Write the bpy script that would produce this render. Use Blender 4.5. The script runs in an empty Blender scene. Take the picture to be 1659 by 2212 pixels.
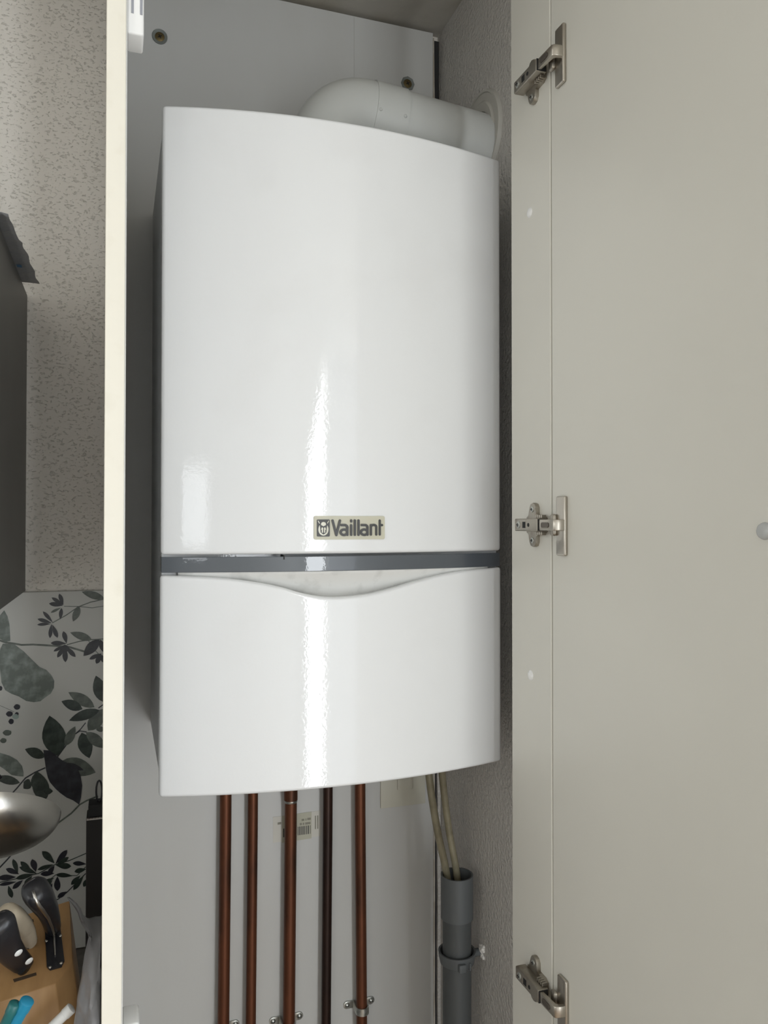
import bpy, bmesh, math, random
from mathutils import Vector, Matrix, noise
random.seed(7)
PI = math.pi
sc = bpy.context.scene
COL = sc.collection

# ------------------------------------------------------------------ camera
CAMZ = 1.55
FPX, YAW, PIT, ROL = 1700.0, math.radians(18.69), math.radians(0.775), math.radians(0.025)
cam = bpy.data.objects.new('camera', bpy.data.cameras.new('camera'))
COL.objects.link(cam)
cam.data.sensor_fit = 'HORIZONTAL'
cam.data.sensor_width = 36.0
cam.data.lens = 36.0 * FPX / 1659.0
cam.data.clip_start = 0.02
fwd = Vector((math.sin(YAW)*math.cos(PIT), math.cos(YAW)*math.cos(PIT), math.sin(PIT)))
r0 = Vector((math.cos(YAW), -math.sin(YAW), 0)); u0 = r0.cross(fwd)
rt = r0*math.cos(ROL) + u0*math.sin(ROL); up = u0*math.cos(ROL) - r0*math.sin(ROL)
cam.matrix_world = Matrix(((rt.x, up.x, -fwd.x, 0), (rt.y, up.y, -fwd.y, 0), (rt.z, up.z, -fwd.z, CAMZ), (0, 0, 0, 1)))
sc.camera = cam

# ------------------------------------------------------------------ world, light, exposure
w = bpy.data.worlds.new('sky'); sc.world = w; w.use_nodes = True
bg = w.node_tree.nodes['Background']; bg.inputs[0].default_value = (0.80, 0.90, 1.0, 1); bg.inputs[1].default_value = 0.6
vs = sc.view_settings
vs.view_transform = 'Standard'; vs.look = 'None'; vs.gamma = 1.0; vs.use_curve_mapping = False
vs.exposure = -0.08

def area(name, loc, rot, sx, sy, power, col):
    l = bpy.data.lights.new(name, 'AREA'); l.shape = 'RECTANGLE'; l.size = sx; l.size_y = sy
    l.energy = power; l.color = col
    o = bpy.data.objects.new(name, l); COL.objects.link(o); o.location = loc; o.rotation_euler = rot
    return o
# daylight behind the viewer, added fill left and right (all far outside the frame)
FW = -1.40
area('daylight_balcony_door', (0.525, FW-0.02, 1.16), (PI/2, 0, 0), 0.21, 2.18, 20, (0.93, 0.97, 1.0))
area('daylight_curtained_window', (1.10, FW-0.02, 1.15), (PI/2, 0, 0), 0.84, 2.1, 6, (0.96, 0.98, 1.0))
area('daylight_kitchen_window', (-1.0, FW-0.02, 1.60), (PI/2, 0, 0), 0.62, 0.38, 3, (0.95, 0.98, 1.0))
area('added_fill_left', (-2.42, -0.55, 1.75), (PI/2, 0, -PI/2), 1.28, 1.08, 11, (1.0, 0.985, 0.94))  # unseen source added to brighten the door from the left
area('added_fill_right', (1.62, -0.60, 1.30), (PI/2, 0, PI/2), 1.2, 2.0, 92, (0.88, 0.94, 1.0))  # unseen source added to brighten the boiler, hidden from its reflections

# ------------------------------------------------------------------ materials
def mat(name, col, rough=0.5, metal=0.0, coat=0.0, coat_rough=0.05, bump=None, var=None, spec=0.5, trans=0.0, alpha=1.0, stretch=(1, 1, 1)):
    """bump = (scale, distance); var = (scale, second colour, low, high)"""
    m = bpy.data.materials.new(name); m.use_nodes = True
    nt = m.node_tree; b = nt.nodes['Principled BSDF']
    b.inputs['Base Color'].default_value = (*col, 1)
    b.inputs['Roughness'].default_value = rough; b.inputs['Metallic'].default_value = metal
    b.inputs['Coat Weight'].default_value = coat; b.inputs['Coat Roughness'].default_value = coat_rough
    b.inputs['Specular IOR Level'].default_value = spec
    b.inputs['Transmission Weight'].default_value = trans; b.inputs['Alpha'].default_value = alpha
    tc = nt.nodes.new('ShaderNodeTexCoord'); mp = nt.nodes.new('ShaderNodeMapping')
    mp.inputs['Scale'].default_value = stretch
    nt.links.new(tc.outputs['Object'], mp.inputs['Vector'])
    if bump:
        n = nt.nodes.new('ShaderNodeTexNoise'); n.inputs['Scale'].default_value = bump[0]; n.inputs['Detail'].default_value = 3
        nt.links.new(mp.outputs[0], n.inputs['Vector'])
        bp = nt.nodes.new('ShaderNodeBump'); bp.inputs['Strength'].default_value = 1.0; bp.inputs['Distance'].default_value = bump[1]
        nt.links.new(n.outputs['Fac'], bp.inputs['Height'])
        nt.links.new(bp.outputs[0], b.inputs['Normal'])
        if coat: nt.links.new(bp.outputs[0], b.inputs['Coat Normal'])
    if var:
        n = nt.nodes.new('ShaderNodeTexNoise'); n.inputs['Scale'].default_value = var[0]; n.inputs['Detail'].default_value = 5
        nt.links.new(mp.outputs[0], n.inputs['Vector'])
        rp = nt.nodes.new('ShaderNodeValToRGB')
        rp.color_ramp.elements[0].position = var[2]; rp.color_ramp.elements[0].color = (*col, 1)
        rp.color_ramp.elements[1].position = var[3]; rp.color_ramp.elements[1].color = (*var[1], 1)
        nt.links.new(n.outputs['Fac'], rp.inputs[0]); nt.links.new(rp.outputs[0], b.inputs['Base Color'])
    return m

def pitted_plaster(name, col, pit_shade, scale, dist):
    m = mat(name, col, 0.85, spec=0.2)
    nt = m.node_tree; b = nt.nodes['Principled BSDF']
    tc = nt.nodes.new('ShaderNodeTexCoord'); mp = nt.nodes.new('ShaderNodeMapping')
    mp.inputs['Scale'].default_value = (0.75, 1, 1.25)
    nt.links.new(tc.outputs['Object'], mp.inputs['Vector'])
    n = nt.nodes.new('ShaderNodeTexNoise'); n.inputs['Scale'].default_value = scale; n.inputs['Detail'].default_value = 2.5
    n.inputs['Distortion'].default_value = 0.6
    nt.links.new(mp.outputs[0], n.inputs['Vector'])
    rp = nt.nodes.new('ShaderNodeValToRGB')
    rp.color_ramp.elements[0].position = 0.31; rp.color_ramp.elements[0].color = (0, 0, 0, 1)
    rp.color_ramp.elements[1].position = 0.42; rp.color_ramp.elements[1].color = (1, 1, 1, 1)
    nt.links.new(n.outputs['Fac'], rp.inputs[0])
    mx = nt.nodes.new('ShaderNodeMix'); mx.data_type = 'RGBA'
    mx.inputs[6].default_value = (*pit_shade, 1); mx.inputs[7].default_value = (*col, 1)  # pits tinted darker to hold the shade of their hollows
    nt.links.new(rp.outputs[0], mx.inputs[0]); nt.links.new(mx.outputs[2], b.inputs['Base Color'])
    bp = nt.nodes.new('ShaderNodeBump'); bp.inputs['Distance'].default_value = dist
    nt.links.new(rp.outputs[0], bp.inputs['Height']); nt.links.new(bp.outputs[0], b.inputs['Normal'])
    return m

M = {}
M['lacquer'] = mat('boiler_white_lacquer', (0.855, 0.87, 0.885), 0.45, coat=1.0, coat_rough=0.02, bump=(260, 0.00007),
                   var=(7, (0.825, 0.835, 0.845), 0.55, 0.75))
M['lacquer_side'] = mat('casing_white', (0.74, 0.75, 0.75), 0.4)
M['band'] = mat('slate_grey_gloss', (0.075, 0.088, 0.105), 0.35, coat=1.0, coat_rough=0.02, bump=(120, 0.00006))
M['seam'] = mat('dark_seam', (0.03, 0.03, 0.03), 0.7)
M['recess'] = mat('recess_white_dusty', (0.78, 0.78, 0.76), 0.5, var=(45, (0.58, 0.58, 0.56), 0.5, 0.8))
M['badge'] = mat('badge_cream', (0.58, 0.56, 0.44), 0.35, coat=0.4)
M['ink'] = mat('badge_ink', (0.055, 0.055, 0.055), 0.4)
M['flue'] = mat('flue_white_enamel', (0.59, 0.60, 0.58), 0.4)
M['plate'] = mat('rosette_plastic', (0.50, 0.485, 0.44), 0.5)
M['copper'] = mat('oxidised_copper', (0.150, 0.052, 0.024), 0.45, metal=0.6, var=(35, (0.060, 0.027, 0.016), 0.45, 0.7), stretch=(1, 1, 0.25))
M['copper_dark'] = mat('blackened_copper', (0.040, 0.018, 0.012), 0.4, metal=0.5, var=(30, (0.014, 0.009, 0.008), 0.4, 0.7), stretch=(1, 1, 0.2))
M['solder'] = mat('tin_solder', (0.45, 0.45, 0.43), 0.35, metal=1.0, bump=(300, 0.0006))
M['zinc'] = mat('zinc_plated_steel', (0.52, 0.53, 0.50), 0.35, metal=0.9, var=(120, (0.28, 0.28, 0.25), 0.45, 0.7))
M['nickel'] = mat('nickel_plated_steel', (0.50, 0.465, 0.41), 0.30, metal=1.0, bump=(400, 0.00005))
M['nickel_dull'] = mat('nickel_worn', (0.40, 0.37, 0.32), 0.42, metal=1.0, var=(60, (0.26, 0.22, 0.17), 0.5, 0.75))
M['black'] = mat('black_void', (0.012, 0.012, 0.012), 0.7)
M['pvc'] = mat('grey_pvc', (0.115, 0.125, 0.13), 0.5)
M['pvc_dark'] = mat('grey_pvc_pipe', (0.085, 0.092, 0.094), 0.5, bump=(500, 0.0001))
M['hose'] = mat('yellowed_clear_hose', (0.30, 0.27, 0.185), 0.3, spec=0.5, var=(30, (0.17, 0.15, 0.095), 0.45, 0.7))
M['melamine'] = mat('cream_melamine', (0.71, 0.695, 0.63), 0.38, bump=(900, 0.00003), var=(3, (0.68, 0.665, 0.605), 0.4, 0.7))
M['edge'] = mat('cream_edge_banding', (0.78, 0.745, 0.65), 0.45, bump=(180, 0.0001), var=(40, (0.74, 0.70, 0.60), 0.56, 0.8))
M['backboard'] = mat('cream_back_board', (0.60, 0.60, 0.585), 0.35, bump=(60, 0.00008), var=(5, (0.56, 0.555, 0.53), 0.45, 0.7), stretch=(1, 1, 0.25))
M['raw_edge'] = mat('raw_board_edge', (0.46, 0.41, 0.34), 0.8, var=(40, (0.56, 0.52, 0.46), 0.45, 0.6))
M['plaster_r'] = mat('rough_white_plaster', (0.60, 0.575, 0.54), 0.42, bump=(170, 0.0045), var=(6, (0.55, 0.525, 0.49), 0.45, 0.7))
M['plaster_k'] = pitted_plaster('pitted_wall_plaster', (0.84, 0.80, 0.74), (0.69, 0.655, 0.60), 250, 0.0008)
M['ceil'] = mat('ceiling_paint', (0.45, 0.425, 0.375), 0.8, bump=(40, 0.001), var=(9, (0.36, 0.325, 0.26), 0.5, 0.75))
M['room'] = mat('room_wall_paint', (0.72, 0.71, 0.68), 0.8)
M['floor'] = mat('floor_oak', (0.30, 0.22, 0.15), 0.5, var=(6, (0.22, 0.15, 0.10), 0.4, 0.7), stretch=(0.2, 3, 1))
M['white_plastic'] = mat('white_plastic', (0.86, 0.86, 0.85), 0.35)
M['slot_grey'] = mat('slot_grey', (0.32, 0.33, 0.37), 0.4)
M['rubber_grey'] = mat('grey_plastic_washer', (0.20, 0.215, 0.20), 0.55)
M['brass'] = mat('tarnished_brass', (0.20, 0.155, 0.075), 0.4, metal=0.9)
M['clear'] = mat('clear_plastic_cap', (0.70, 0.72, 0.72), 0.12, trans=0.5)
M['splash'] = mat('printed_glass_splashback', (0.47, 0.465, 0.435), 0.22, coat=0.2)
M['leaf_navy'] = mat('print_navy', (0.012, 0.0125, 0.019), 0.3, var=(70, (0.034, 0.036, 0.046), 0.4, 0.7))
M['leaf_green'] = mat('print_dark_green', (0.014, 0.024, 0.019), 0.3, var=(70, (0.050, 0.066, 0.055), 0.42, 0.7))
M['leaf_sage'] = mat('print_sage', (0.105, 0.125, 0.108), 0.3, var=(60, (0.23, 0.265, 0.24), 0.45, 0.68))
M['leaf_mid'] = mat('print_mid_green', (0.075, 0.09, 0.075), 0.3, var=(70, (0.15, 0.165, 0.145), 0.42, 0.7))
M['leaf_mint'] = mat('print_mint', (0.25, 0.31, 0.28), 0.3)
M['hood'] = mat('anthracite_cabinet', (0.11, 0.107, 0.098), 0.45, var=(8, (0.125, 0.122, 0.112), 0.4, 0.7))
M['tape'] = mat('silver_cloth_tape', (0.25, 0.255, 0.265), 0.42, bump=(160, 0.0008), var=(60, (0.29, 0.29, 0.29), 0.45, 0.65))
M['tape_blue'] = mat('blue_print', (0.03, 0.13, 0.26), 0.4)
M['paper'] = mat('white_paper', (0.82, 0.80, 0.75), 0.7)
M['sticker'] = mat('aged_sticker', (0.50, 0.49, 0.39), 0.5)
M['sticker_pale'] = mat('pale_sticker', (0.64, 0.62, 0.56), 0.5)
M['bar_ink'] = mat('sticker_print', (0.10, 0.095, 0.085), 0.5)
M['cream_plate'] = mat('cream_blank_plate', (0.60, 0.585, 0.50), 0.45)
M['wood'] = mat('beech_wood', (0.37, 0.215, 0.088), 0.5, var=(14, (0.28, 0.150, 0.056), 0.4, 0.7), stretch=(4, 1, 1))
M['wood_side'] = mat('beech_wood_side', (0.38, 0.21, 0.08), 0.5, var=(14, (0.30, 0.155, 0.055), 0.4, 0.7), stretch=(1, 1, 4))
M['handle'] = mat('black_handle', (0.014, 0.014, 0.017), 0.3)
M['steel'] = mat('brushed_steel', (0.62, 0.60, 0.56), 0.28, metal=1.0, bump=(120, 0.00008))
M['steel_dark'] = mat('steel_inside', (0.10, 0.10, 0.10), 0.4, metal=1.0)
M['bag'] = mat('grey_plastic_bag', (0.26, 0.255, 0.26), 0.35, alpha=0.82)
M['cocoa'] = mat('dark_brown_card', (0.012, 0.009, 0.008), 0.6)
M['ivory'] = mat('ivory_handle', (0.42, 0.36, 0.27), 0.5, var=(25, (0.28, 0.23, 0.17), 0.5, 0.7))
M['pen_white'] = mat('white_pen', (0.72, 0.72, 0.70), 0.35)
M['pen_teal'] = mat('teal_pen', (0.015, 0.12, 0.12), 0.35)
M['pen_blue'] = mat('blue_pen', (0.015, 0.22, 0.36), 0.35)
M['worktop'] = mat('dark_worktop', (0.10, 0.085, 0.07), 0.4, var=(60, (0.16, 0.14, 0.12), 0.4, 0.7))
M['curtain'] = mat('white_curtain', (0.62, 0.60, 0.56), 0.9)
M['frame'] = mat('white_window_frame', (0.78, 0.78, 0.77), 0.4)

# ------------------------------------------------------------------ mesh helpers
def BM(): return bmesh.new()

def box(bm, x0, x1, y0, y1, z0, z1, bevel=0.0, seg=2):
    vs_ = [bm.verts.new((x, y, z)) for x in (x0, x1) for y in (y0, y1) for z in (z0, z1)]
    fs = [bm.faces.new([vs_[i] for i in q]) for q in ((0, 1, 3, 2), (4, 6, 7, 5), (0, 4, 5, 1), (2, 3, 7, 6), (0, 2, 6, 4), (1, 5, 7, 3))]
    if bevel > 0:
        es = list({e for f in fs for e in f.edges})
        bmesh.ops.bevel(bm, geom=es, offset=bevel, segments=seg, profile=0.5, affect='EDGES', clamp_overlap=True)
    return bm

def frames(pts):
    """parallel transport frames along a polyline"""
    pts = [Vector(p) for p in pts]; n = len(pts); T = []
    for i in range(n):
        a = pts[max(i-1, 0)]; b = pts[min(i+1, n-1)]; T.append((b-a).normalized())
    ref = Vector((0, 0, 1)) if abs(T[0].z) < 0.9 else Vector((1, 0, 0))
    N = [(ref - T[0]*ref.dot(T[0])).normalized()]
    for i in range(1, n):
        v = N[-1] - T[i]*N[-1].dot(T[i]); N.append(v.normalized())
    return pts, T, N

def tube(bm, pts, rad, seg=20, cap=True, flat=1.0):
    pts, T, N = frames(pts); rings = []
    for i, p in enumerate(pts):
        r = rad[i] if isinstance(rad, (list, tuple)) else rad
        B = T[i].cross(N[i]); ring = []
        for k in range(seg):
            a = 2*PI*k/seg
            ring.append(bm.verts.new(p + N[i]*(math.cos(a)*r) + B*(math.sin(a)*r*flat)))
        rings.append(ring)
    for i in range(len(rings)-1):
        for k in range(seg):
            bm.faces.new((rings[i][k], rings[i][(k+1) % seg], rings[i+1][(k+1) % seg], rings[i+1][k]))
    if cap:
        bm.faces.new(rings[0][::-1]); bm.faces.new(rings[-1])
    return bm

def ringtube(bm, p0, p1, r_out, r_in, seg=32):
    """hollow straight pipe with visible wall at both ends"""
    pts, T, N = frames([p0, p1]); L = []
    for r in (r_out, r_in):
        for i in (0, 1):
            B = T[i].cross(N[i])
            L.append([bm.verts.new(pts[i] + N[i]*(math.cos(2*PI*k/seg)*r) + B*(math.sin(2*PI*k/seg)*r)) for k in range(seg)])
    o0, o1, i0, i1 = L
    for k in range(seg):
        j = (k+1) % seg
        bm.faces.new((o0[k], o0[j], o1[j], o1[k])); bm.faces.new((i0[j], i0[k], i1[k], i1[j]))
        bm.faces.new((o1[k], o1[j], i1[j], i1[k])); bm.faces.new((o0[j], o0[k], i0[k], i0[j]))
    return bm

def lathe(bm, prof, centre, axis, seg=32):
    """prof = [(radius, height)], revolved around axis through centre"""
    c = Vector(centre); A = Vector(axis).normalized()
    ref = Vector((0, 0, 1)) if abs(A.z) < 0.9 else Vector((1, 0, 0))
    U = (ref - A*ref.dot(A)).normalized(); V = A.cross(U); rings = []
    for r, h in prof:
        if r < 1e-6: rings.append([bm.verts.new(c + A*h)])
        else: rings.append([bm.verts.new(c + A*h + U*(math.cos(2*PI*k/seg)*r) + V*(math.sin(2*PI*k/seg)*r)) for k in range(seg)])
    for i in range(len(rings)-1):
        a, b = rings[i], rings[i+1]
        for k in range(seg):
            j = (k+1) % seg
            if len(a) == 1 and len(b) == 1: continue
            if len(a) == 1: bm.faces.new((a[0], b[j], b[k]))
            elif len(b) == 1: bm.faces.new((a[k], a[j], b[0]))
            else: bm.faces.new((a[k], a[j], b[j], b[k]))
    return bm

def prism(bm, poly, origin, ux, uy, depth, bevel=0.0):
    """2D outline in the (ux, uy) plane extruded along ux x uy by depth"""
    o = Vector(origin); ux = Vector(ux); uy = Vector(uy); n = ux.cross(uy).normalized()
    a = [bm.verts.new(o + ux*p[0] + uy*p[1]) for p in poly]
    b = [bm.verts.new(o + ux*p[0] + uy*p[1] + n*depth) for p in poly]
    top = bm.faces.new(b); bot = bm.faces.new(a[::-1]); k = len(poly)
    for i in range(k): bm.faces.new((a[i], a[(i+1) % k], b[(i+1) % k], b[i]))
    if bevel > 0:
        bmesh.ops.bevel(bm, geom=list(top.edges), offset=bevel, segments=2, profile=0.5, affect='EDGES', clamp_overlap=True)
    return bm

def rrect(w_, h_, r, n=5):
    out = []
    for cx, cy, a0 in ((w_/2-r, h_/2-r, 0), (-w_/2+r, h_/2-r, 90), (-w_/2+r, -h_/2+r, 180), (w_/2-r, -h_/2+r, 270)):
        for i in range(n+1):
            a = math.radians(a0 + 90*i/n); out.append((cx + r*math.cos(a), cy + r*math.sin(a)))
    return out

WLOC = {}
def finish(name, bm, m, parent=None, smooth=35, weighted=False):
    bmesh.ops.recalc_face_normals(bm, faces=bm.faces[:])
    xs = [v.co for v in bm.verts]
    lo = Vector((min(v.x for v in xs), min(v.y for v in xs), min(v.z for v in xs)))
    hi = Vector((max(v.x for v in xs), max(v.y for v in xs), max(v.z for v in xs)))
    c = Vector(((lo.x+hi.x)/2, (lo.y+hi.y)/2, lo.z))
    bmesh.ops.translate(bm, verts=bm.verts[:], vec=-c)
    me = bpy.data.meshes.new(name); bm.to_mesh(me); bm.free()
    me.materials.append(M[m] if isinstance(m, str) else m)
    if smooth:
        for p in me.polygons: p.use_smooth = True
        me.set_sharp_from_angle(angle=math.radians(smooth))
    o = bpy.data.objects.new(name, me); COL.objects.link(o)
    if weighted:
        wn = o.modifiers.new('weighted', 'WEIGHTED_NORMAL'); wn.keep_sharp = True; wn.weight = 100
    if parent is not None:
        o.parent = parent; o.location = c - WLOC[parent.name]
    else: o.location = c
    WLOC[o.name] = c
    return o

def thing(name, label, cat, loc, group=None):
    o = bpy.data.objects.new(name, None); COL.objects.link(o); o.location = loc
    o.empty_display_size = 0.05
    o['label'] = label; o['category'] = cat
    if group: o['group'] = group
    WLOC[o.name] = Vector(loc)
    return o

def tag(o, label, cat, group=None):
    o['label'] = label; o['category'] = cat
    if group: o['group'] = group
    return o

def struct(name, bm, m, label, cat, smooth=0):
    o = finish(name, bm, m, None, smooth); o['kind'] = 'structure'; o['label'] = label; o['category'] = cat
    return o

def at(x, y, Y):
    """world point on the plane at depth Y seen at photo pixel x, y (used for the flat print on the splashback)"""
    d = rt*((x-829.5)/FPX) - up*((y-1106)/FPX) + fwd
    return Vector((0, 0, CAMZ)) + d*(Y/d.y)

# ------------------------------------------------------------------ the room
WR = 0.541           # plaster wall to the right of the boiler
WB = 1.30            # wall behind cabinet and kitchen
CE = 2.423           # ceiling
struct('floor', box(BM(), -2.6, 1.75, -1.6, 1.45, -0.10, 0), 'floor', 'brown wooden floor of the kitchen', 'floor')
struct('ceiling', box(BM(), -2.6, 1.75, -1.6, 1.45, CE, CE+0.1), 'ceil', 'off white stained ceiling above the boiler', 'ceiling')
struct('wall_back', box(BM(), -2.6, 1.75, WB, WB+0.15, 0, CE), 'plaster_k', 'pitted off white plaster wall behind the kitchen', 'wall')
struct('wall_right', box(BM(), WR, WR+0.14, 0.26, WB, 0, CE), 'plaster_r', 'rough white plaster wall right of the boiler', 'wall')
struct('wall_return', box(BM(), WR+0.14, 1.75, 0.26, 0.40, 0, CE), 'room', 'plain white wall beside the open cabinet door', 'wall')
b = BM()
box(b, 1.60, 1.75, -1.6, -1.20, 0, CE); box(b, 1.60, 1.75, 0.0, 0.26, 0, CE); box(b, 1.60, 1.75, -1.20, 0.0, 0, 0.30); box(b, 1.60, 1.75, -1.20, 0.0, 2.30, CE)
struct('wall_side', b, 'room', 'plain white wall at the far right of the room with an opening for the fill light', 'wall')
# wall behind the camera with its openings
b = BM()
def wl(x0, x1, z0, z1): box(b, x0, x1, FW-0.15, FW, z0, z1)
wl(-2.45, -1.32, 0, CE); wl(-1.32, -0.68, 0, 1.40); wl(-1.32, -0.68, 1.80, CE); wl(-0.68, 0.415, 0, CE)
wl(0.415, 1.53, 2.27, CE); wl(0.415, 1.53, 0, 0.06); wl(0.635, 0.67, 0.06, 2.27); wl(1.53, 1.60, 0, CE)
struct('wall_front', b, 'room', 'plain white wall behind the viewer with window openings', 'wall')
b = BM()
box(b, -2.55, -2.40, -1.55, -1.20, 0, CE); box(b, -2.55, -2.40, -1.20, 0.10, 2.30, CE); box(b, -2.55, -2.40, 0.10, WB, 0, CE); box(b, -2.55, -2.40, -1.20, 0.10, 0, 1.20)
struct('wall_left', b, 'room', 'plain white wall at the left with an opening for the fill light', 'wall')
struct('wall_light_blocker', box(BM(), -0.85, -0.75, 0.62, WB, 0, CE), 'room', 'short white wall added to shade the kitchen worktop from the left', 'wall')  # unseen wall added to keep left light off worktop and splashback
def window_frame(name, lab, x0, x1, z0, z1, y):
    b = BM(); t = 0.02
    box(b, x0, x0+t, y, y+0.05, z0, z1); box(b, x1-t, x1, y, y+0.05, z0, z1)
    box(b, x0, x1, y, y+0.05, z0, z0+t); box(b, x0, x1, y, y+0.05, z1-t, z1)
    struct(name, b, 'frame', lab, 'window')
window_frame('window_1', 'narrow white framed balcony door behind the viewer', 0.415, 0.635, 0.06, 2.27, FW-0.10)
window_frame('window_2', 'low white framed kitchen window behind the viewer', -1.32, -0.68, 1.40, 1.80, FW-0.10)
window_frame('window_3', 'wide white framed window right behind the viewer', 0.67, 1.53, 0.06, 2.27, FW-0.10)
# unseen fill lamp added on the ceiling, clear of the boiler reflections
lamp = thing('fill_lamp', 'added square fill lamp on the ceiling above the kitchen worktop', 'lamp', (-0.30, 0.52, CE-0.02))
finish('housing', box(BM(), -0.47, -0.13, 0.35, 0.69, CE-0.02, CE-0.0005, 0.004, 2), 'frame', lamp)
area('fill_lamp_light', (-0.30, 0.52, CE-0.022), (0, 0, 0), 0.30, 0.30, 0.45, (1.0, 0.96, 0.90))

# ------------------------------------------------------------------ tall cabinet around the boiler
PX0, PX1 = -0.0125, 0.0067        # left side panel
YF = 0.80                         # front plane of the cabinet
YB = 1.282                        # face of the back board
cab = thing('tall_cabinet', 'tall open cream cupboard housing the white wall boiler, door swung open', 'cupboard', (0.24, 1.0, 0))
sp = finish('side_panel', box(BM(), PX0, PX1, YF+0.0008, YB-0.001, 0.002, CE-0.003), 'backboard', cab, 0)
sp['label'] = 'narrow cream side panel left of the boiler'
fe = finish('edge_band', box(BM(), PX0, PX1-0.0012, YF-0.0012, YF+0.0008, 0.002, CE-0.003, 0.0006, 1), 'edge', sp)
fe['label'] = 'bright cream front edge of the side panel'
# back board with a slightly ragged right edge
bb = finish('back_board', box(BM(), PX1+0.002, 0.5246, YB, YB+0.015, 0.002, CE-0.006), 'backboard', cab, 0)
bb['label'] = 'cream board behind the boiler'
b = BM(); n = 60; top, bot = CE-0.012, 0.01
pr = []
for i in range(n+1):
    z = bot + (top-bot)*i/n
    xr = 0.5262 + 0.0030 + 0.0016*noise.noise(Vector((0, 0, z*9))) + 0.001*noise.noise(Vector((3, 0, z*31)))
    pr.append([b.verts.new(p) for p in ((0.5262, YB+0.003, z), (xr, YB+0.003, z), (xr, YB+0.014, z), (0.5262, YB+0.014, z))])
for i in range(n):
    for k in range(4): b.faces.new((pr[i][k], pr[i][(k+1) % 4], pr[i+1][(k+1) % 4], pr[i+1][k]))
b.faces.new(pr[0][::-1]); b.faces.new(pr[-1])
finish('edge_filler', b, 'raw_edge', bb, 30)
finish('corner_gap_shade', box(BM(), 0.5290, WR-0.0006, YB+0.0105, YB+0.0145, 0.01, CE-0.012), 'seam', bb, 0)  # dark strip painted in for the shade inside the corner crack
b = BM(); n = 50; pr = []
for i in range(n+1):
    z = 0.01 + 2.02*i/n
    xl = 0.5348 + 0.0012*noise.noise(Vector((7, 0, z*13))) + (0.004*max(0, z-1.85)/0.18)
    pr.append([b.verts.new(p) for p in ((xl, YB+0.004, z), (WR-0.0004, YB+0.004, z), (WR-0.0004, YB+0.010, z), (xl, YB+0.010, z))])
for i in range(n):
    for k in range(4): b.faces.new((pr[i][k], pr[i][(k+1) % 4], pr[i+1][(k+1) % 4], pr[i+1][k]))
b.faces.new(pr[0][::-1]); b.faces.new(pr[-1])
finish('plaster_fillet', b, 'plaster_r', bb, 40)
# seam on the upper part of the back board
finish('seam', box(BM(), 0.3786, 0.3800, YB-0.0006, YB+0.001, 1.95, CE-0.008), mat('seam_shade', (0.53, 0.525, 0.505), 0.5), bb, 0)
# hinge rail on the right
HR = 0.4742
hr = finish('hinge_rail', box(BM(), HR, HR+0.018, YF, 0.8953, 0.002, CE-0.003, 0.0008, 1), 'melamine', cab)
hr['label'] = 'cream strip carrying the three hinges'
for z in (CAMZ+0.3782, CAMZ-0.1846):
    b = BM(); lathe(b, [(0, 0.0022), (0.003, 0.0020), (0.0052, 0.0012), (0.0062, 0)], (HR, 0.8476, z), (-1, 0, 0), 24)
    c = finish('cover_cap', b, 'white_plastic', hr, 60)
# door, swung open to a right angle
DX = 0.4754
dr = finish('door', box(BM(), DX, DX+0.018, 0.299, 0.7988, 0.06, CE-0.012, 0.0008, 1), 'melamine', cab)
dr['label'] = 'cream door swung wide open to the right'
b = BM(); lathe(b, [(0, 0.0045), (0.004, 0.0042), (0.0058, 0.003), (0.0068, 0.001), (0.0070, 0)], (DX, 0.4835, CAMZ-0.0064), (-1, 0, 0), 28)
k = finish('clear_cap', b, 'clear', dr, 60); k['label'] = 'small clear round cap on the door'
# two screws with washers holding the back board
for (x, z, nseg, r) in ((0.0592, CAMZ+0.7672, 40, 0.0118), (0.4768, CAMZ+0.7680, 8, 0.0124)):
    s = finish('board_screw', lathe(BM(), [(r, 0), (r, 0.002), (r*0.95, 0.0026), (r*0.66, 0.0012), (r*0.66, 0.0004), (0, 0.0004)], (x, YB, z), (0, -1, 0), nseg), 'rubber_grey', cab, 30)
    s['label'] = 'grey washer with sunken brass screw head'
    b = BM(); lathe(b, [(0, 0.0016), (r*0.32, 0.0014), (r*0.62, 0.0006)], (x, YB-0.0002, z), (0, -1, 0), 24)
    finish('screw_head', b, 'brass', s, 40)
    b = BM()
    for a in (0.5, 0.5+PI/2):
        d = Vector((math.cos(a), 0, math.sin(a)))*r*0.28; q = Vector((math.sin(a), 0, -math.cos(a)))*r*0.06; c0 = Vector((x, YB-0.0021, z))
        b.faces.new([b.verts.new(c0+d+q), b.verts.new(c0-d+q), b.verts.new(c0-d-q), b.verts.new(c0+d-q)])
    finish('screw_slot', b, 'black', s, 0)
# magnetic catches inside the left panel
for z0, z1 in ((CAMZ+0.4795, CAMZ+0.575), (CAMZ-0.585, CAMZ-0.4845)):
    b = BM(); box(b, PX1-0.0005, PX1+0.0155, YF+0.004, YF+0.038, z0, z1, 0.0025, 3)
    mc = finish('door_catch', b, 'white_plastic', cab); mc['label'] = 'white plastic door catch with two slots'
    for x in (PX1+0.0035, PX1+0.0118):
        finish('slot', box(BM(), x, x+0.0023, YF+0.0033, YF+0.006, z0+0.020, z1-0.020), 'slot_grey', mc, 0)
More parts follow.
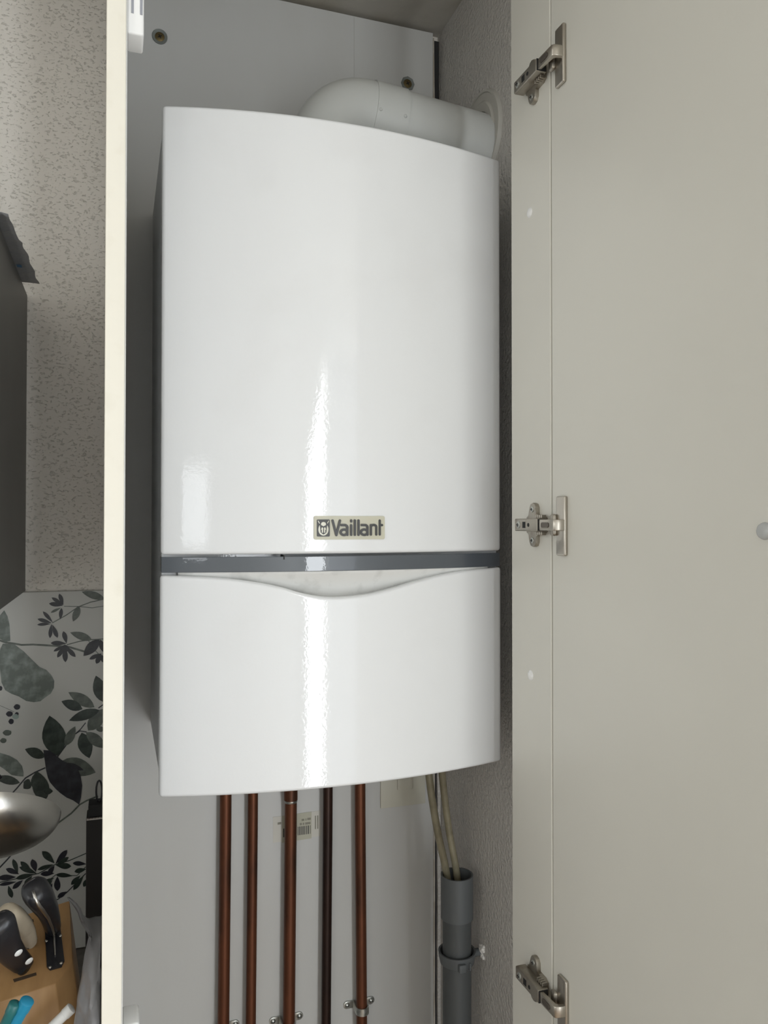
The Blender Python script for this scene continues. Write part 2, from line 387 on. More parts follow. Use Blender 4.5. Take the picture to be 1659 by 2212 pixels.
# hinges
def hinge(zc, lab):
    hp = HR
    # mounting plate: cross shaped, lies on the rail
    out = [(0.048, -0.0090), (0.0440, -0.0112), (0.0412, -0.0113), (0.0410, -0.0205), (0.0380, -0.0250), (0.0330, -0.0264), (0.0280, -0.0250), (0.0252, -0.0205), (0.0250, -0.0120), (0.0120, -0.0116), (0.0070, -0.0080)]
    out = out + [(a, -c) for a, c in reversed(out)]
    b = BM(); prism(b, out, (hp, YF, zc), (0, 1, 0), (0, 0, 1), -0.0055, 0.0)
    es = [e for e in b.edges if all(abs(v.co.x-(hp-0.0055)) < 1e-6 for v in e.verts)]
    bmesh.ops.bevel(b, geom=es, offset=0.0012, segments=2, affect='EDGES', profile=0.5)
    root = finish('hinge', b, 'nickel_dull', cab, 40); root['label'] = lab
    # screws on the two wings
    for s in (-1, 1):
        b = BM(); lathe(b, [(0, 0.0012), (0.0022, 0.0010), (0.0036, 0.0004), (0.0038, -0.0004)], (hp-0.0055, YF+0.0335, zc+s*0.0185), (-1, 0, 0), 20)
        finish('screw', b, 'zinc', root, 40)
        b = BM(); box(b, hp-0.0071, hp-0.0060, YF+0.0318, YF+0.0352, zc+s*0.0185-0.0004, zc+s*0.0185+0.0004); box(b, hp-0.0071, hp-0.0060, YF+0.0331, YF+0.0339, zc+s*0.0185-0.0017, zc+s*0.0185+0.0017)
        finish('screw_cross', b, 'black', root, 0)
    # raised ribs under the arm
    b = BM()
    for s in (-1, 1):
        for q in range(4): box(b, hp-0.0105, hp-0.004, YF+0.003+q*0.004, YF+0.0056+q*0.004, zc+s*0.0098-0.002, zc+s*0.0098+0.002, 0.0004, 1)
    finish('rib', b, 'nickel_dull', root, 30)
    # arm: a bevelled channel with a square hole, screws on top
    b = BM(); box(b, hp-0.0185, hp-0.0045, YF-0.001, YF+0.0535, zc-0.0074, zc+0.0074, 0.0016, 3)
    finish('arm', b, 'nickel_dull', root, 40)
    xs = hp-0.0186
    b = BM(); box(b, xs-0.0001, xs+0.001, YF+0.0265, YF+0.0335, zc-0.0037, zc+0.0037)
    finish('slot', b, 'black', root, 0)
    b = BM(); lathe(b, [(0, 0.0016), (0.0028, 0.0013), (0.0044, 0.0002), (0.0046, -0.0006)], (xs, YF+0.0435, zc), (-1, 0, 0), 22)
    finish('screw', b, 'zinc', root, 40)
    b = BM(); box(b, xs-0.0018, xs-0.0011, YF+0.0412, YF+0.0458, zc-0.0005, zc+0.0005); box(b, xs-0.0018, xs-0.0011, YF+0.0430, YF+0.0440, zc-0.0023, zc+0.0023)
    finish('screw_cross', b, 'black', root, 0)
    b = BM(); lathe(b, [(0, 0.0006), (0.0019, 0.0005), (0.0026, -0.0004)], (xs, YF+0.0195, zc), (-1, 0, 0), 18)
    finish('screw', b, 'black', root, 40)
    # link between arm and cup, with an oval pressed hole
    b = BM(); c = zc
    prf = [(hp-0.0168, YF+0.004), (hp-0.0160, YF-0.0305), (hp-0.0135, YF-0.0330), (hp-0.006, YF-0.0340), (hp+0.0005, YF-0.0340), (hp+0.0005, YF-0.030), (hp-0.008, YF-0.0300), (hp-0.0120, YF-0.027), (hp-0.0125, YF+0.004)]
    b_lo = [b.verts.new((x, y, c-0.0062)) for x, y in prf]; b_hi = [b.verts.new((x, y, c+0.0062)) for x, y in prf]
    b.faces.new(b_lo[::-1]); b.faces.new(b_hi)
    for i in range(len(prf)): b.faces.new((b_lo[i], b_lo[(i+1) % len(prf)], b_hi[(i+1) % len(prf)], b_hi[i]))
    bmesh.ops.bevel(b, geom=[e for e in b.edges if abs(e.verts[0].co.z-e.verts[1].co.z) < 1e-6], offset=0.0009, segments=2, affect='EDGES', profile=0.5)
    finish('link', b, 'nickel', root, 40)
    b = BM(); prism(b, rrect(0.0165, 0.0062, 0.003), (hp-0.0167, YF-0.0150, zc), (0, 1, 0), (0, 0, 1), -0.0006)
    finish('pressed_hole', b, mat('nickel_shade', (0.16, 0.14, 0.12), 0.5, metal=0.8), root, 30)
    # black gap line at the end of the arm
    finish('arm_gap', box(BM(), hp-0.0180, hp-0.006, YF-0.0016, YF-0.0009, zc-0.0068, zc+0.0068), 'black', root, 0)
    # cup flange on the door
    b = BM(); box(b, DX-0.0048, DX, YF-0.0345, YF-0.0165, zc-0.0345, zc+0.0325, 0.0018, 3)
    finish('cup_flange', b, 'nickel', root, 40)
    b = BM(); box(b, DX-0.0090, DX-0.003, YF-0.019, YF-0.0085, zc-0.0125, zc+0.0125, 0.003, 3)
    finish('cup_rim', b, 'nickel_dull', root, 40)
hinge(CAMZ-0.0026, 'middle nickel hinge between cream strip and door')
hinge(CAMZ+0.5302, 'upper nickel hinge between cream strip and door')
hinge(CAMZ-0.5400, 'lower nickel hinge between cream strip and door')

# ------------------------------------------------------------------ boiler
X0, D0, BW, SAG = 0.0474, 0.9506, 0.44, 0.0315
ZT, ZB = CAMZ+0.4900, CAMZ-0.3190
XC = X0 + BW/2
def fy(x): return D0 - SAG*(1 - ((x-XC)/(BW/2))**2)
def curved_panel(z_lo, z_hi, x0=X0, x1=X0+BW, off=0.0, thick=0.022, bevel=0.0045, nx=56, nz=10):
    """bowed slab; z_lo and z_hi are functions of x"""
    b = BM(); F = []; K = []
    for i in range(nx+1):
        x = x0 + (x1-x0)*i/nx; y = fy(x)+off; a, c = z_lo(x), z_hi(x)
        F.append([b.verts.new((x, y, a+(c-a)*j/nz)) for j in range(nz+1)])
        K.append([b.verts.new((x, y+thick, a+(c-a)*j/nz)) for j in range(nz+1)])
    for i in range(nx):
        for j in range(nz):
            b.faces.new((F[i][j], F[i+1][j], F[i+1][j+1], F[i][j+1])); b.faces.new((K[i][j], K[i][j+1], K[i+1][j+1], K[i+1][j]))
        b.faces.new((F[i][0], K[i][0], K[i+1][0], F[i+1][0])); b.faces.new((F[i][nz], F[i+1][nz], K[i+1][nz], K[i][nz]))
    for j in range(nz):
        b.faces.new((F[0][j], F[0][j+1], K[0][j+1], K[0][j])); b.faces.new((F[nx][j], K[nx][j], K[nx][j+1], F[nx][j+1]))
    if bevel:
        b.normal_update()
        es = [e for e in b.edges if len(e.link_faces) == 2 and e.calc_face_angle(0) > math.radians(50)]
        bmesh.ops.bevel(b, geom=es, offset=bevel, segments=4, profile=0.5, affect='EDGES', clamp_overlap=True)
    return b
boiler = thing('gas_boiler', 'white bow fronted wall boiler with slate grey band hanging in the cupboard', 'boiler', (XC, 1.1, ZB))
b = BM(); box(b, X0+0.0025, X0+BW-0.0025, D0+0.0125, YB-0.002, ZB+0.006, ZT-0.004, 0.004, 2)
finish('casing', b, 'lacquer_side', boiler, 40, True)
b = BM(); box(b, X0+0.0012, X0+BW-0.0012, D0+0.0105, D0+0.0265, ZB+0.003, ZT-0.006, 0.002, 2)
finish('casing_rim', b, 'lacquer', boiler, 40, True)
ZU = CAMZ-0.0376                                   # lower edge of the upper cover
finish('front_cover', curved_panel(lambda x: ZU, lambda x: ZT, thick=0.019), 'lacquer', boiler, 60, True)
# slate band
zb1 = CAMZ-0.0408; zb0 = CAMZ-0.0585
finish('band', curved_panel(lambda x: zb0, lambda x: zb1+0.0005, X0+0.0008, X0+BW-0.0008, 0.0022, 0.030, 0.0008, 56, 2), 'band', boiler, 60, True)
# notch seam on the band top
finish('band_seam', box(BM(), 0.1868, 0.1882, fy(0.1877)+0.001, fy(0.1877)+0.02, zb1-0.0030, zb1+0.0024), 'seam', boiler, 0)
# flap with the smile shaped finger grip
FL = [(0.0474, -0.0610), (0.0901, -0.0630), (0.1265, -0.0660), (0.1581, -0.0708), (0.1850, -0.0767), (0.2069, -0.0836), (0.2292, -0.0885), (0.2450, -0.0901), (0.2634, -0.0901), (0.2930, -0.0877), (0.3236, -0.0818), (0.3555, -0.0742), (0.3889, -0.0673), (0.4241, -0.0625), (0.4874, -0.0594)]
def cat(xs, x):
    for i in range(len(xs)-1):
        if x <= xs[i+1][0] or i == len(xs)-2:
            p0 = xs[max(i-1, 0)]; p1 = xs[i]; p2 = xs[i+1]; p3 = xs[min(i+2, len(xs)-1)]
            t = (x-p1[0])/(p2[0]-p1[0]); h = p2[0]-p1[0]
            m1 = (p2[1]-p0[1])/max(p2[0]-p0[0], 1e-6)*h; m2 = (p3[1]-p1[1])/max(p3[0]-p1[0], 1e-6)*h
            return (2*t**3-3*t*t+1)*p1[1] + (t**3-2*t*t+t)*m1 + (-2*t**3+3*t*t)*p2[1] + (t**3-t*t)*m2
finish('flap', curved_panel(lambda x: ZB, lambda x: CAMZ+cat(FL, x), X0-0.0006, X0+BW+0.0004, 0.0, 0.018, 0.0042, 72, 8), 'lacquer', boiler, 60, True)
# hollow behind the grip
b = BM(); nx, nz = 40, 10; G = []
for i in range(nx+1):
    x = X0+0.02 + (BW-0.04)*i/nx; col = []
    for j in range(nz+1):
        t = j/nz; z = CAMZ-0.0570 - 0.042*t; dep = 0.006 + 0.020*math.sin(PI*min(1, t*1.1)*0.5)
        col.append(b.verts.new((x, fy(x)+dep, z)))
    G.append(col)
for i in range(nx):
    for j in range(nz): b.faces.new((G[i][j], G[i+1][j], G[i+1][j+1], G[i][j+1]))
gr = finish('grip_hollow', b, 'recess', boiler, 80)
sm = gr.modifiers.new('thick', 'SOLIDIFY'); sm.thickness = 0.002; sm.offset = -1
# badge
BC = Vector(((0.2223+0.3118)/2, 0, CAMZ-0.0062))
def curved_shape(bm, poly, y_off, h):
    """flat outline (x, z) bent on to the bowed front, h proud"""
    from mathutils.geometry import tessellate_polygon
    tri = tessellate_polygon([[Vector((p[0], p[1], 0)) for p in poly]])
    lo = [bm.verts.new((p[0], fy(p[0])-y_off, p[1])) for p in poly]; hi = [bm.verts.new((p[0], fy(p[0])-y_off-h, p[1])) for p in poly]
    for t in tri:
        try: bm.faces.new([hi[i] for i in t])
        except ValueError: pass
    n_ = len(poly)
    for i in range(n_): bm.faces.new((lo[i], lo[(i+1) % n_], hi[(i+1) % n_], hi[i]))
    return bm
bdg = finish('badge', curved_shape(BM(), [(BC.x+x, BC.z+z) for x, z in rrect(0.0895, 0.0285, 0.0022)], -0.0004, 0.0022), 'badge', boiler, 40)
bdg['label'] = 'aged cream badge with dark lettering and emblem'
def stroke(bm, pts, wd, y_off=0.0017, h=0.0005, n=6):
    """rounded thick stroke on the badge (pts in x, z)"""
    for i in range(len(pts)-1):
        a = Vector((pts[i][0], pts[i][1])); c = Vector((pts[i+1][0], pts[i+1][1])); d = (c-a)
        ang = math.atan2(d.y, d.x); out = []
        for k_ in range(n+1):
            t = ang - PI/2 + PI*k_/n; out.append((c.x+math.cos(t)*wd/2, c.y+math.sin(t)*wd/2))
        for k_ in range(n+1):
            t = ang + PI/2 + PI*k_/n; out.append((a.x+math.cos(t)*wd/2, a.y+math.sin(t)*wd/2))
        curved_shape(bm, out, y_off + 0.00001*i, h)
    return bm
# lettering on a 0..100 grid mapped from the badge crop (x 158..1492, y 130..560 in that crop)
BXL, BXR, BZT, BZB = BC.x-0.04475, BC.x+0.04475, BC.z+0.01425, BC.z-0.01425
def bx(u): return BXL + (u-158)/(1492-158)*(BXR-BXL)
def bz(v): return BZT - (v-130)/(560-130)*(BZT-BZB)
def P(*l): return [(bx(u), bz(v)) for u, v in l]
SW = (BXR-BXL)*44/1334
def arc(cx, cy, rx, ry, a0, a1, n=10): return [(cx+rx*math.cos(math.radians(a0+(a1-a0)*i/n)), cy-ry*math.sin(math.radians(a0+(a1-a0)*i/n))) for i in range(n+1)]
def letter_a(o): return [P(*([(o+45, 297), (o+105, 297)] + arc(o+112, 340, 42, 43, 90, 0, 6) + [(o+154, 475)])), P(*arc(o+92, 428, 62, 50, 0, 360, 18))]
letters = [[P((498, 215), (567, 478), (634, 215))]]
letters.append(letter_a(618)); letters.append([P((845, 300), (845, 475)), P((845, 212), (845, 230))])
letters.append([P((914, 213), (914, 475))]); letters.append([P((984, 213), (984, 475))]); letters.append(letter_a(1000))
letters.append([P((1220, 297), (1220, 472)), P(*([(1220, 330)] + arc(1272, 330, 52, 36, 160, 0, 8) + [(1324, 472)]))])
letters.append([P((1392, 213), (1392, 470)), P((1392, 297), (1438, 297))])
for L in letters:
    b = BM()
    for s in L: stroke(b, s, SW)
    finish('letter', b, 'ink', bdg, 0)
b = BM(); curved_shape(b, [(bx(328)+x, bz(349)+z) for x, z in rrect((BXR-BXL)*236/1334, (BZT-BZB)*308/430, 0.0012)], 0.0017, 0.0005)
finish('emblem', b, 'ink', bdg, 0)
b = BM()
ell = lambda cx, cy, rx, ry, n=28: [(bx(cx+rx*math.cos(2*PI*i/n)), bz(cy+ry*math.sin(2*PI*i/n))) for i in range(n)]
curved_shape(b, ell(328, 375, 92, 112), 0.0022, 0.0003)
finish('emblem_oval', b, 'badge', bdg, 0)
b = BM()
curved_shape(b, [(bx(u), bz(v)) for u, v in ((268, 262), (290, 300), (328, 318), (366, 300), (392, 262), (402, 270), (388, 340), (380, 430), (328, 468), (276, 430), (268, 340), (258, 270))], 0.0025, 0.0003)
finish('emblem_head', b, 'ink', bdg, 0)
b = BM()
for s in (-1, 1):
    curved_shape(b, [(bx(328+s*u), bz(v)) for u, v in ((8, 345), (30, 335), (44, 372), (30, 392), (34, 430), (10, 436))], 0.0028, 0.0002)
    stroke(b, P((328+s*72, 262), (328+s*96, 222)), SW*0.30, 0.0022, 0.0003)
curved_shape(b, ell(328, 270, 42, 30), 0.0025, 0.0003)
finish('emblem_detail', b, 'badge', bdg, 0)

# ------------------------------------------------------------------ flue
FY, FX, FR = 1.111, 0.283, 0.050
FZ0, FZ1 = CAMZ+0.604, CAMZ+0.585            # the pipe falls slightly towards the wall
flue = thing('flue_pipe', 'white round flue elbow running from boiler top into the plaster wall', 'flue', (FX, FY, ZT-0.004))
RB = 0.060; pts = [(FX, FY, ZT-0.003)]
for i in range(13):
    a = PI - (PI/2)*i/12
    pts.append((FX+RB+RB*math.cos(a), FY, FZ0-RB+RB*math.sin(a)))
def fz(x): return FZ0 + (FZ1-FZ0)*(x-0.345)/(WR-0.345)
pts.append((0.352, FY, fz(0.352)))
finish('elbow', tube(BM(), pts, FR, 40), 'flue', flue, 50)
bnd = finish('clamp_band', tube(BM(), [(0.350, FY, fz(0.35)), (0.3505, FY, fz(0.3505)), (0.3990, FY, fz(0.399)), (0.3995, FY, fz(0.3995))], [FR-0.001, FR+0.0014, FR+0.0014, FR-0.001], 40), 'flue', flue, 25)
finish('pipe', tube(BM(), [(0.399, FY, fz(0.399)), (WR-0.001, FY, fz(WR))], FR-0.0006, 40), 'flue', flue, 50)
for x in (0.3540, 0.3915):
    a = math.radians(193); n_ = Vector((0, math.cos(a), math.sin(a)))
    b = BM(); lathe(b, [(0, 0.0022), (0.0018, 0.0016), (0.0026, 0)], Vector((x, FY, fz(x))) + n_*(FR+0.0012), n_, 16)
    finish('rivet', b, 'flue', bnd, 60)
# wall rosette: stepped ring, not quite centred on the pipe
b = BM(); RR = 0.0728; lathe(b, [(0.040, 0), (0.040, 0.006), (FR+0.002, 0.008), (FR+0.006, 0.0050), (RR-0.006, 0.0046), (RR-0.005, 0.0062), (RR-0.002, 0.0060), (RR, 0.0010), (RR, 0)], (WR, 1.1205, CAMZ+0.604), (-1, 0, 0), 56)
ro = finish('wall_rosette', b, 'plate', flue, 30); ro['label'] = 'pale stepped ring where the flue meets the wall'

# ------------------------------------------------------------------ copper pipes under the boiler
PY = 1.262
pipe_spec = [  # x, y, radius, material, label
    (0.1632, PY, 0.0092, 'copper', 'leftmost of the five copper pipes under the boiler'),
    (0.2062, PY, 0.0081, 'copper', 'second copper pipe from the left under the boiler, without clip'),
    (0.2677, PY, 0.0098, 'copper', 'copper pipe with soldered coupling crossing the barcode sticker'),
    (0.3295, PY, 0.0080, 'copper_dark', 'nearly black copper pipe between two brown ones'),
    (0.3852, PY, 0.0090, 'copper', 'rightmost copper pipe under the boiler, held by a zinc clip')]
for i, (x, y, r, m, lab) in enumerate(pipe_spec):
    t = thing('copper_pipe', lab, 'pipe', (x, y, 0.02), 'copper pipes under the boiler')
    dx = 0.0027 if i == 4 else -0.0022
    finish('tube', tube(BM(), [(x+dx*3, y, 0.02), (x+dx, y, CAMZ-0.78), (x, y, CAMZ-0.49), (x-dx*0.3, y, ZB+0.003)], r, 24), m, t, 50)
    if i == 2:
        finish('coupling', tube(BM(), [(x, y, CAMZ-0.4490), (x, y, ZB+0.003)], r+0.0012, 24), 'copper', t, 50)
        finish('solder_ring', tube(BM(), [(x, y, CAMZ-0.4530), (x, y, CAMZ-0.4512), (x, y, CAMZ-0.4488)], [r+0.0003, r+0.0011, r+0.0011], 24), 'solder', t, 50)
def pipe_clip(x, y, z, r, lab):
    """saddle clip: an arch over the pipe and two screwed ears on the board"""
    t = thing('pipe_clip', lab, 'pipe clip', (x, y, z-0.006), 'zinc pipe clips')
    b = BM(); n = 22; prof = []
    ri, ro_ = r+0.0005, r+0.0024
    for i in range(n+1):
        a = PI + PI*i/n; prof.append((math.cos(a), math.sin(a)))
    path_o = [(-ro_, YB-0.0005-y)] + [(c*ro_, s_*ro_) for c, s_ in prof] + [(ro_, YB-0.0005-y)]
    path_i = [(-ri, YB-0.0005-y)] + [(c*ri, s_*ri) for c, s_ in prof] + [(ri, YB-0.0005-y)]
    V = [[b.verts.new((x+p[0], y+p[1], zz)) for p in path] for path in (path_o, path_i) for zz in (z-0.0060, z+0.0060)]
    o0, o1, i0, i1 = V
    for k in range(len(o0)-1):
        b.faces.new((o0[k], o0[k+1], o1[k+1], o1[k])); b.faces.new((i0[k], i1[k], i1[k+1], i0[k+1]))
        b.faces.new((o1[k], o1[k+1], i1[k+1], i1[k])); b.faces.new((o0[k], i0[k], i0[k+1], o0[k+1]))
    b.faces.new((o0[0], o1[0], i1[0], i0[0])); b.faces.new((o0[-1], i0[-1], i1[-1], o1[-1]))
    finish('arch', b, 'zinc', t, 40)
    for s in (-1, 1):
        cx = x+s*(r+0.0120); out = []
        for k in range(13):
            a = -PI/2 + PI*k/12; out.append((cx+s*math.cos(a)*0.0062, z+math.sin(a)*0.0062))
        out = out + [(x+s*(r+0.0008), z+0.0058), (x+s*(r+0.0008), z-0.0058)]
        if s < 0: out = out[::-1]
        b = BM(); prism(b, out, (0, YB-0.0003, 0), (1, 0, 0), (0, 0, 1), 0.0020, 0.0004)
        ear = finish('ear', b, 'zinc', t, 40)
        b = BM(); lathe(b, [(0, 0.0032), (0.0024, 0.0028), (0.0042, 0.0010), (0.0042, 0)], (cx, YB-0.0022, z), (0, -1, 0), 18); hd_ = finish('screw_head', b, 'zinc', ear, 40)
        b = BM(); box(b, cx-0.0028, cx+0.0028, YB-0.0056, YB-0.0046, z-0.0005, z+0.0005); finish('screw_slot', b, 'black', ear, 0)
pipe_clip(0.3890, PY, CAMZ-0.8090, 0.0090, 'zinc clip holding the rightmost copper pipe')
pipe_clip(0.2648, PY, CAMZ-0.8105, 0.0098, 'zinc clip holding the third copper pipe with the coupling')
pipe_clip(0.1612, PY, CAMZ-0.8030, 0.0092, 'zinc clip at the bottom of the leftmost copper pipe')

# ------------------------------------------------------------------ drain
dx_, dy_ = 0.500, 1.125
drain = thing('drain_pipe', 'upright grey plastic drain pipe with open socket in the right corner', 'drain pipe', (dx_, dy_, 0.02))
zt = CAMZ-0.5440
b = BM(); ringtube(b, (dx_, dy_, zt-0.0660), (dx_, dy_, zt), 0.0250, 0.0226, 40); finish('socket', b, 'pvc', drain, 40)
b = BM(); ringtube(b, (dx_-0.001, dy_, 0.02), (dx_, dy_, zt-0.055), 0.0222, 0.0190, 36); finish('tube', b, 'pvc_dark', drain, 40)
cl = thing('pipe_bracket', 'grey plastic bracket clasping the drain pipe on the plaster wall', 'bracket', (dx_, dy_, CAMZ-0.676))
zc_ = CAMZ-0.670
b = BM()
lathe(b, [(0.0224, -0.008), (0.0262, -0.008), (0.0285, 0.003), (0.0290, 0.009), (0.0262, 0.009), (0.0224, 0.000)], (dx_, dy_, zc_), (0, 0, 1), 36)
finish('collar', b, 'pvc', cl, 40)
finish('latch', box(BM(), dx_-0.010, dx_+0.001, dy_-0.0330, dy_-0.0250, zc_-0.0085, zc_+0.0035, 0.0015, 2), 'pvc', cl)
finish('latch_tab', box(BM(), dx_+0.008, dx_+0.0105, dy_-0.0300, dy_-0.0230, zc_-0.009, zc_+0.002, 0.0008, 1), 'pvc', cl)
finish('wall_stem', tube(BM(), [(dx_+0.027, dy_, zc_), (WR, dy_, zc_)], 0.006, 14), 'pvc', cl)
b = BM()
for q in range(16):
    c = Vector((WR-0.001, dy_-0.012+0.016*random.random(), zc_-0.006+0.022*random.random())); r = 0.002+0.003*random.random()
    bmesh.ops.create_icosphere(b, subdivisions=1, radius=r, matrix=Matrix.Translation(c))
finish('plaster_crumb', b, mat('white_filler', (0.80, 0.78, 0.74), 0.9), cl, 0)
hs = [([(0.4545, 1.138, CAMZ-0.318), (0.4595, 1.139, CAMZ-0.395), (0.4730, 1.140, CAMZ-0.476), (0.4890, 1.140, CAMZ-0.548), (0.4930, 1.136, CAMZ-0.60)], 0.0058, 'left of the two pale drain hoses running from boiler into the grey pipe'),
      ([(0.4760, 1.138, CAMZ-0.318), (0.4815, 1.139, CAMZ-0.395), (0.4925, 1.140, CAMZ-0.478), (0.5060, 1.139, CAMZ-0.550), (0.5085, 1.136, CAMZ-0.60)], 0.0056, 'right of the two pale drain hoses running from boiler into the grey pipe')]
for p, r, lab in hs:
    q = [Vector(a) for a in p]; o_ = []
    for i in range(len(q)-1):
        for s in range(5):
            t = s/5; a0 = q[max(i-1, 0)]; a1 = q[i]; a2 = q[i+1]; a3 = q[min(i+2, len(q)-1)]
            o_.append(0.5*((2*a1) + (a2-a0)*t + (2*a0-5*a1+4*a2-a3)*t*t + (3*a1-a0-3*a2+a3)*t**3))
    o_.append(q[-1])
    tag(finish('drain_hose', tube(BM(), o_, r, 18), 'hose', None, 60), lab, 'hose', 'drain hoses')

# ------------------------------------------------------------------ sticker and blank plate on the back board
st = thing('barcode_sticker', 'faded barcode sticker on the board behind the copper pipes', 'sticker', (0.276, YB, CAMZ-0.53))
def patch(x0, x1, z0, z1, slope=0.06, h=0.0004, off=0.0):
    b = BM(); prism(b, [(x0, z0), (x1, z0+slope*(x1-x0)), (x1, z1+slope*(x1-x0)), (x0, z1)], (0, YB-off, 0), (1, 0, 0), (0, 0, 1), h); return b
ZS = CAMZ-0.481
finish('paper_base', patch(0.2425, 0.3225, ZS-0.042, ZS, 0.02), 'sticker_pale', st, 0)
finish('paper_top', patch(0.2575, 0.3068, ZS-0.0435, ZS+0.0005, 0.02, 0.0003, 0.0004), 'sticker', st, 0)
x = 0.2590
while x < 0.3055:
    wd = random.choice((0.0008, 0.0013, 0.0022)); finish('bar', patch(x, x+wd, ZS-0.0345, ZS-0.0205, 0.0, 0.0002, 0.0008), 'bar_ink', st, 0); x += wd + random.choice((0.0008, 0.0012, 0.0018))
pm = mat('sticker_print_pale', (0.26, 0.25, 0.20), 0.6)
for (xa, xb, z) in ((0.250, 0.256, -0.0095), (0.290, 0.2945, -0.0085), (0.2965, 0.298, -0.0085), (0.2995, 0.3055, -0.0080), (0.287, 0.2905, -0.0150), (0.2920, 0.2945, -0.0150), (0.2960, 0.3050, -0.0150)):
    finish('print_line', patch(xa, xb, ZS+z-0.0035, ZS+z, 0.0, 0.0002, 0.0008), pm, st, 0)
for xa in (0.3125, 0.3165):
    finish('print_line', patch(xa, xa+0.0018, ZS-0.028, ZS-0.006, 0.0, 0.0002, 0.0005), pm, st, 0)
pl = thing('blank_plate', 'cream blank plate on the board right below the boiler', 'plate', (0.468, YB, CAMZ-0.489))
b = BM(); box(b, 0.4268, 0.5090, YB-0.0035, YB, CAMZ-0.4880, CAMZ-0.405, 0.0015, 2); finish('cover', b, 'cream_plate', pl)
b = BM(); box(b, 0.4565, 0.4840, YB-0.0065, YB-0.003, CAMZ-0.4590, CAMZ-0.4300, 0.0012, 2); finish('inner_square', b, 'cream_plate', pl)

# ------------------------------------------------------------------ kitchen left of the cupboard
CT = 0.90
tag(finish('worktop', box(BM(), -0.748, PX0-0.004, 0.70, WB-0.001, CT-0.04, CT, 0.003, 2), 'worktop'), 'dark kitchen worktop left of the tall cupboard', 'worktop')
bc = thing('base_cabinet', 'anthracite base cabinet under the dark worktop', 'cabinet', (-0.38, 1.0, 0))
finish('body', box(BM(), -0.746, PX0-0.004, 0.74, WB-0.002, 0.002, CT-0.04), 'hood', bc, 0)
for i in range(2):
    xa = -0.745 + i*0.364; finish('front_door', box(BM(), xa, xa+0.36, 0.720, 0.7395, 0.10, CT-0.05, 0.002, 1), 'hood', bc)
SZ = CAMZ-0.1046
SY = WB-0.005
sb = finish('splashback', box(BM(), -0.748, PX0-0.001, SY, WB-0.0003, CT+0.0005, SZ, 0.0008, 1), 'splash', None)
tag(sb, 'grey splashback panel printed with dark watercolour leaves', 'splashback')

LEAVES = {}
def poly_print(pts, m, lift=0.0):
    b = BM(); Y = SY-0.0004-lift
    P_ = [at(x, y, Y) for x, y in pts]
    vs_ = [b.verts.new(p) for p in P_]; c = sum(P_, Vector())/len(P_); cv = b.verts.new(c)
    for i in range(len(vs_)): b.faces.new((vs_[i], vs_[(i+1) % len(vs_)], cv))
    finish('printed_leaf', b, m, sb, 0)
def leaf(x0, y0, x1, y1, wd, m, blunt=0.0, lift=0.0):
    dx, dy = x1-x0, y1-y0; L = math.hypot(dx, dy); nx, ny = -dy/L, dx/L; A, B = [], []
    for i in range(9):
        t = i/8; h = math.sin(PI*t**(0.9 if not blunt else 1.35))**(0.85 if not blunt else 0.75)*wd/2
        if blunt and t > 0.99: h = 0
        k_ = 0.06*L*math.sin(PI*t)*0.5
        A.append((x0+dx*t+nx*(h+k_*0.3), y0+dy*t+ny*(h+k_*0.3))); B.append((x0+dx*t-nx*(h-k_*0.3), y0+dy*t-ny*(h-k_*0.3)))
    poly_print(A + B[::-1][1:-1], m, lift)
def stem(pts, wd, m):
    b = BM(); Y = SY-0.0002; q = []
    for i, (x, y) in enumerate(pts):
        a = pts[max(i-1, 0)]; c = pts[min(i+1, len(pts)-1)]; d = math.hypot(c[0]-a[0], c[1]-a[1]); nx, ny = -(c[1]-a[1])/d, (c[0]-a[0])/d
        q.append((b.verts.new(at(x+nx*wd/2, y+ny*wd/2, Y)), b.verts.new(at(x-nx*wd/2, y-ny*wd/2, Y))))
    for i in range(len(q)-1): b.faces.new((q[i][0], q[i][1], q[i+1][1], q[i+1][0]))
    finish('printed_stem', b, m, sb, 0)
c4 = lambda u, v: (u/4.917, 1250+v/4.917)
c5 = lambda u, v: (u/4.157, 1680+v/4.157)
NV, GN, SG, MD = 'leaf_navy', 'leaf_green', 'leaf_sage', 'leaf_mid'
lift_i = 0
def LF(cv, s, lst):
    global lift_i
    for (a, b_, c, d, wd, m, bl) in lst:
        lift_i = (lift_i+1) % 12
        leaf(*cv(a, b_), *cv(c, d), wd/s, m, bl, 0.00002*lift_i)
